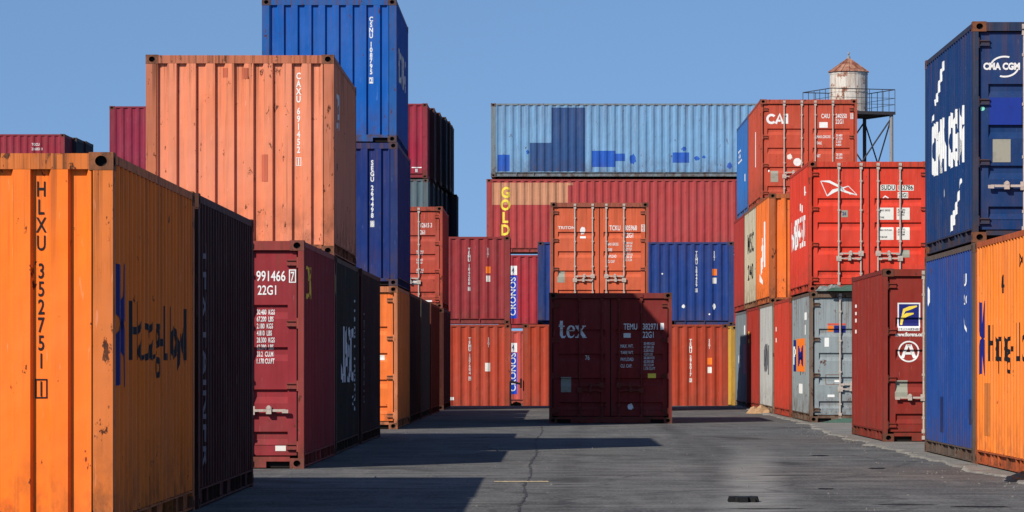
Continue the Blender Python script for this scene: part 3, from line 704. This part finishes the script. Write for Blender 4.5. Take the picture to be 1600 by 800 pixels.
mark(ud[1], 'door', L20, T('SUDU', .235, 2.03, .085, .62, width=.27)+T('132786', .575, 2.03, .085, .62, width=.29)+T('22G1', .58, 1.88, .085, .62, width=.17)+T('MAX. GROSS', .21, 1.60, .035, .7, width=.2)+T('TARE', .21, 1.46, .035, .7)
     +T('MAX. PAYLOAD', .21, 1.21, .035, .7, width=.24)+T('CUB.CAP.', .21, 1.07, .035, .7)+datas(.56, 1.61, .035, ['30.480 KG', '67.200 LB', '2.220 KG'], .7)+datas(.56, 1.22, .035, ['28.260 KG', '62.300 LB', '33.2 CBM'], .7), BLACK, 'lettering', .008)
mark(ud[0], 'door', L20, T('26', -.54, 1.52, .07, .8), NAVY, 'lettering', .008)
container('orange container showing a sunlit ribbed end, left of the red flag emblem one', 5.10, 92.3, 1, c=(240, 118, 46), rust=.6, seed=92, fc=(186, 96, 52), marks=[
    ('left', ring(2.3, 1.25, 1.0, .4, 12, -90, 60, .5)+B(3.5, .9, 4.1, 2.0)+stroke([(1.6, .7), (3.0, .55)], [.2, .1]), WHITE), ('end', T('4', -.55, 1.5, .22)+B(-.5, 1.2, -.42, 1.26), WHITE)], **S)
container('cream container with black block lettering, upper tier of the right row', 5.11, 98.5, 1, c=(196, 186, 160), rust=.6, seed=93, fc=(150, 110, 84), marks=[('left', T('MSC', 1.8, 1.45, .5, 1, width=3.0)+T('240', 1.8, .75, .4, 1, width=2.7), BLACK)], **S)
container('dull red container behind the cream one, upper tier of the right row', 5.10, 104.65, 1, c=(168, 54, 48), seed=94, **S)
XC = PX(1187.5, 97.8)
container('brown red container with white letters CAI, in front of the water tower', XC, 97.8, 2, end='door', c=(188, 78, 56), rust=.5, seed=95, marks=[
    ('door_l', ring(-.93, 2.10, .13, .06, 14, 40, 320)+stroke([(-.82, 1.98), (-.72, 2.22), (-.64, 1.98)], [.06, .06, .06])+B(-.76, 2.03, -.70, 2.08)+B(-.575, 1.98, -.51, 2.23), WHITE),
    ('door_l', disc(-.28, 1.02, .10), WHITE, 'sticker'), ('door_l', blob(-.47, 1.15, .07, .08, 3), PALE, 'sticker'), ('door_l', B(-.95, .52, -.76, .80), PLATE, 'data_plate'), ('door_l', disc(-1.0, .8, .025), WHITE, 'sticker'),
    ('door_r', T('CAIU', .32, 2.12, .11, .6)+T('240550', .68, 2.12, .11, .6)+T('0', 1.07, 2.12, .1, .6)+frame2(1.05, 2.10, 1.12, 2.24, .012)+T('22G1', .68, 1.98, .11, .6)+B(.27, 1.88, .48, 2.02)
        +T('MAX.GROSS', .2, 1.62, .07, .55, width=.35)+T('TARE', .2, 1.46, .07, .55)+T('NET', .2, 1.14, .07, .55)+datas(.69, 1.66, .055, ['30.480', '67.200', '2.200', '4.850'], .75)+datas(.69, 1.18, .055, ['28.280', '62.350'], .75)+B(.2, 1.01, .45, 1.025)+B(.7, 1.01, .95, 1.03), WHITE),
    ('left', B(3.6, 1.0, 4.0, 1.9), WHITE)], **S)
container('blue container with white code, top tier behind the one marked CAI', XC+.0, 104.15, 2, c=(48, 108, 176), seed=96, marks=[('left', T('OOCL', .8, 1.55, .35, .8, width=1.9)+B(4.4, .9, 4.7, 1.1), WHITE)], **S)

# ------------------------------------------------------------------ water tower
def tower():
    TX, TY = PX(1326, 250), 250.0; GZ = -.25; D = 17.2
    e = bpy.data.objects.new('water_tower', None); col.objects.link(e); e.location = (TX, TY, GZ); e.rotation_euler = (0, 0, R(20))
    tag(e, 'old white water tower with rusty cone roof and railed platform', 'water tower')
    t = N('weathered_white_paint'); a = t.noise(1.6, 6, .7); b = t.noise(2.2, 5, .7, (3, 3, .4))
    out = t.mix(t.mul(t.ramp(b, .44, .66), .7), rgb(206, 198, 186), rgb(150, 118, 92)); out = t.mix(t.ramp(a, .54, .60), out, rgb(140, 88, 62)); out = t.mix(t.ramp(a, .66, .69), out, rgb(66, 66, 52))
    t.l(out, t.b.inputs['Base Color']); t.b.inputs['Roughness'].default_value = .7
    r = N('rusty_roof'); a = r.noise(2.5, 5, .7); out = r.mix(r.ramp(a, .42, .6), rgb(122, 68, 48), rgb(172, 128, 104)); r.l(out, r.b.inputs['Base Color']); r.b.inputs['Roughness'].default_value = .8
    st = flat('tower_steel', rgb(62, 60, 62), .7, .5); st2 = flat('tower_steel_pale', rgb(140, 136, 134), .7, .6)
    G = 0-GZ; D_ = D-GZ
    m = MB(); m.tube((0, 0, D_), (0, 0, D_+2.62), 1.21, 36, caps=True)
    for i in range(6):
        t_ = 2*math.pi*i/6; m.box(math.cos(t_)*1.2-.02, math.cos(t_)*1.2+.02, math.sin(t_)*1.2-.02, math.sin(t_)*1.2+.02, D_+.02, D_+2.6)
    tk = link('tank', m.mesh('tank'), t.m, e)
    m = MB()
    for z in (.02, 1.3, 2.45): m.tube((0, 0, D_+z), (0, 0, D_+z+.06), 1.235, 36)
    link('band', m.mesh('band'), t.m, tk)
    m = MB(); m.tube((0, 0, D_+2.60), (0, 0, D_+3.45), 1.32, 16, .12)
    for i in range(16):
        t_ = 2*math.pi*i/16; m.tube((math.cos(t_)*1.32, math.sin(t_)*1.32, D_+2.62), (math.cos(t_)*.12, math.sin(t_)*.12, D_+3.47), .025, 4)
    rf = link('roof', m.mesh('roof'), r.m, e)
    m = MB(); m.tube((0, 0, D_+3.42), (0, 0, D_+3.62), .13, 10, .1); m.tube((0, 0, D_+3.62), (0, 0, D_+3.78), .04, 6); m.tube((0, 0, D_+3.78), (0, 0, D_+3.9), .1, 8, .05)
    link('finial', m.mesh('finial'), st2, rf)
    h = 2.22
    m = MB(); m.box(-h, h, -h, h, D_-.10, D_-.03)
    for k in range(5):
        x = -h+.15+k*(2*h-.3)/4; m.box(x-.05, x+.05, -h+.02, h-.02, D_-.26, D_-.101)
    m.box(-h-.03, h+.03, -h-.03, -h, D_-.2, D_); m.box(-h-.03, h+.03, h, h+.03, D_-.2, D_)
    link('platform', m.mesh('platform'), st, e)
    m = MB()
    for s in (-1, 1):
        for z in (.45, .85, 1.4):
            rr = .03 if z > 1 else .015
            m.tube((-h, s*h, D_+z), (h, s*h, D_+z), rr, 5); m.tube((s*h, -h, D_+z), (s*h, h, D_+z), rr, 5)
        for k in range(6):
            x = -h+2*h*k/5
            m.tube((x, s*h, D_-.1), (x, s*h, D_+1.4), .022, 5)
            if 0 < k < 5: m.tube((s*h, x, D_-.1), (s*h, x, D_+1.4), .022, 5)
    link('railing', m.mesh('railing'), st, e)
    q = 2.05
    cs = [(-q, -q), (q, -q), (q, q), (-q, q)]
    for i, (x, y) in enumerate(cs):
        m = MB(); m.tube((x*1.02, y*1.02, .25+GZ*0), (x, y, D_-.2), .12, 10); m.box(x*1.02-.25, x*1.02+.25, y*1.02-.25, y*1.02+.25, 0, .25)
        link('leg', m.mesh('leg'), st2 if i == 1 else st, e)
    for i in range(4):
        a, b = cs[i], cs[(i+1) % 4]
        for z0, z1 in ((.4, 5.6), (5.8, 11.2), (11.4, D_-.4)):
            m = MB(); m.tube((a[0], a[1], z0), (b[0], b[1], z1), .05, 6); m.tube((b[0], b[1], z0), (a[0], a[1], z1), .05, 6); m.tube((a[0], a[1], z0-.1), (b[0], b[1], z0-.1), .05, 6)
            link('cross_brace', m.mesh('cross_brace'), st, e)
tower()

# ------------------------------------------------------------------ small things
def at(px, py, z=0.):
    Y = F*(EYE-z)/(py-HY); return ((px-VX)/F*Y, Y, z)
def crumple(name, label, cat, loc, sx, sy, sz, mat, seed=0, n=14, kind=None):
    rr = random.Random(seed); m = MB(); P = []
    for j in range(n+1):
        for i in range(n+1):
            u, v = i/n*2-1, j/n*2-1; e_ = max(0, 1-max(abs(u), abs(v))**3)
            h = (noise.noise(Vector((u*2.3+seed, v*2.3, 0)))*.5+.5)*.7+(noise.noise(Vector((u*6+seed, v*6, 3)))*.5+.5)*.45
            k = 1+.15*noise.noise(Vector((u*3, v*3, seed+9)))
            P.append((u*sx*k, v*sy*k, max(.003, h*sz*e_)))
    m.v = P; m.f = [(j*(n+1)+i, j*(n+1)+i+1, (j+1)*(n+1)+i+1, (j+1)*(n+1)+i) for j in range(n) for i in range(n)]
    m.f.append(tuple([i for i in range(n+1)][::-1]+[j*(n+1) for j in range(1, n+1)]+[n*(n+1)+i for i in range(1, n+1)]+[j*(n+1)+n for j in range(n-1, 0, -1)])); m.mi = [0]*len(m.f)
    o = link(name, m.mesh(name), mat, None, loc); tag(o, label, cat, kind=kind); return o
green = flat('green_netting', rgb(70, 96, 84), .7, .6); clear = flat('clear_film', rgb(118, 124, 120), .4, .8)
crumple('plastic_sheet', 'crumpled green netting wedged on top of the grey blue container', 'plastic sheet', (XG+.95, 77.42, SLAB+H+.012), .62, .10, .17, green, 3, 18)
crumple('plastic_sheet', 'torn green sheet lying at the foot of the grey blue doors', 'plastic sheet', (XG+.85, 77.2, SLAB), .6, .15, .11, green, 7, 18)
crumple('plastic_film', 'pale crumpled film at the lower edge of the bright red doors', 'plastic film', (XG+.42, 77.5, SLAB+H+.012), .30, .06, .17, clear, 5, 18)
crumple('cardboard_scrap', 'heap of tan cardboard scraps at the foot of the off white container', 'cardboard scrap', (PX(1193, 92.5)-.1, 92.5, 0), .30, .45, .26, flat('cardboard', rgb(176, 140, 104), .9, .7), 11, 7)
crumple('weeds', 'dry weeds and rubble in the gap between the two brick red containers', 'weeds', (PX(806, 116), 116, -.25), .22, .3, .42, flat('dry_weeds', rgb(92, 84, 52), .9, .8), 13, 16, 'stuff')
m = MB(); x, y = PX(800, 114.7), 114.95
m.tube((x-.05, y, .66), (x+.16, y-.02, .60), .035, 8); m.tube((x+.16, y-.02, .60), (x+.26, y-.02, .58), .03, 8); m.tube((x+.26, y-.02, .74), (x+.26, y-.02, .46), .03, 8)
m.tube((x-.05, y, .66), (x-.05, y, -.25), .03, 6)
tag(link('steel_bracket', m.mesh('steel_bracket'), DARKM), 'bent black steel bracket standing in the gap between the brick red containers', 'bracket')
X, Y, _ = at(1604, 752)
crumple('black_sheeting', 'crumpled black sheeting lying at the foot of the orange container at the right edge', 'plastic sheet', (X+.02, Y, 0), .24, .28, .13, flat('black_film', rgb(30, 30, 32), .5, .3), 17, 16)
# worn paint line
def patch(name, label, cat, px, py, wx, wy, mat, seed, kind=None, z=.005, h=0):
    rr = random.Random(seed); X, Y, _ = at(px, py); n = 26; pts = []
    for i in range(n):
        t = 2*math.pi*i/n; k = .7+.45*rr.random(); c_, s_ = math.cos(t), math.sin(t)
        c_ = math.copysign(abs(c_)**.7, c_); s_ = math.copysign(abs(s_)**.7, s_)
        pts.append((c_*wx*k, s_*wy*k))
    m = MB(); top = [(a, b, z+h) for a, b in pts]; m.face(top)
    if h:
        for i in range(n):
            j = (i+1) % n; m.face([(pts[i][0]*1.1, pts[i][1]*1.1, 0), (pts[j][0]*1.1, pts[j][1]*1.1, 0), top[j], top[i]])
    o = link(name, m.mesh(name), mat, None, (X, Y, 0)); tag(o, label, cat, kind=kind); return o
lp = flat('worn_road_paint', rgb(200, 178, 138), .8, .7)
X0, Y0_, _ = at(772, 753); X1, _, _ = at(857, 753); rr = random.Random(3); m = MB(); n = 30
for i in range(n):
    a, b = X0+(X1-X0)*i/n, X0+(X1-X0)*(i+1)/n; t = .10+.06*rr.random(); u = Y0_+rr.uniform(-.04, .04)
    m.face([(a, u-t, .005), (b, u-t, .005), (b, u+t, .005), (a, u+t, .005)])
o = link('painted_line', m.mesh('painted_line'), lp); o['kind'] = 'structure'
dr = flat('dark_patch', rgb(24, 24, 25), .85); rub = flat('scrap_rubber', rgb(22, 21, 22), .7)
patch('rubber_scrap', 'thick black rubber scrap lying on the asphalt at the bottom right of the middle', 'rubber scrap', 1161, 784, .13, .17, rub, 5, h=.04)
for i, (px, py, a, b) in enumerate([(1280, 712, .11, .28), (1370, 732, .10, .22), (1290, 764, .08, .16), (1530, 792, .25, .12), (1415, 789, .30, .06), (1240, 743, .45, .05), (1200, 795, .35, .05)]):
    o = patch('road_stain', None, None, px, py, a, b, dr, 10+i, 'structure', z=.004)
tr_ = flat('crack_tar', rgb(72, 71, 71), .8, .6)
rr = random.Random(8); m = MB(); pts = []
for i in range(120):
    py = 666+(800-666)*(i/119)**1.0; px = 846+(812-846)*(i/119)+3*math.sin(i*.21)+rr.uniform(-1.5, 1.5); X, Y, _ = at(px, py); pts.append((X, Y))
for i in range(119):
    if rr.random() < .18: continue
    w1 = .004+.014*rr.random(); m.face([(pts[i][0]-w1, pts[i][1], .0045), (pts[i][0]+w1, pts[i][1], .0045), (pts[i+1][0]+w1, pts[i+1][1], .0045), (pts[i+1][0]-w1, pts[i+1][1], .0045)])
o = link('road_crack', m.mesh('road_crack'), tr_); o['kind'] = 'structure'
rr = random.Random(21); m = MB()
for i in range(500):
    Y = rr.uniform(30, 75); X = rr.uniform(-3, 5.2); 
    if rr.random() < .55: X = 4.55+rr.gauss(0, .25)
    if X > 4.9: continue
    s = rr.uniform(.004, .018); a = rr.random()*3
    z0 = SLAB if X > 4.6 else 0
    pts = [(X+math.cos(a+k*1.571)*s*rr.uniform(.7, 1.3), Y+math.sin(a+k*1.571)*s*rr.uniform(.7, 1.3)) for k in range(4)]
    for k in range(4):
        p, q = pts[k], pts[(k+1) % 4]; m.face([(p[0], p[1], z0), (q[0], q[1], z0), (X, Y, z0+s*rr.uniform(.7, 1.2))])
tag(link('gravel', m.mesh('gravel'), flat('gravel_stone', rgb(112, 108, 102), .9, .5)), 'small stones scattered over the asphalt and along the slab edge', 'gravel', kind='stuff')
print('objects', len(bpy.data.objects))
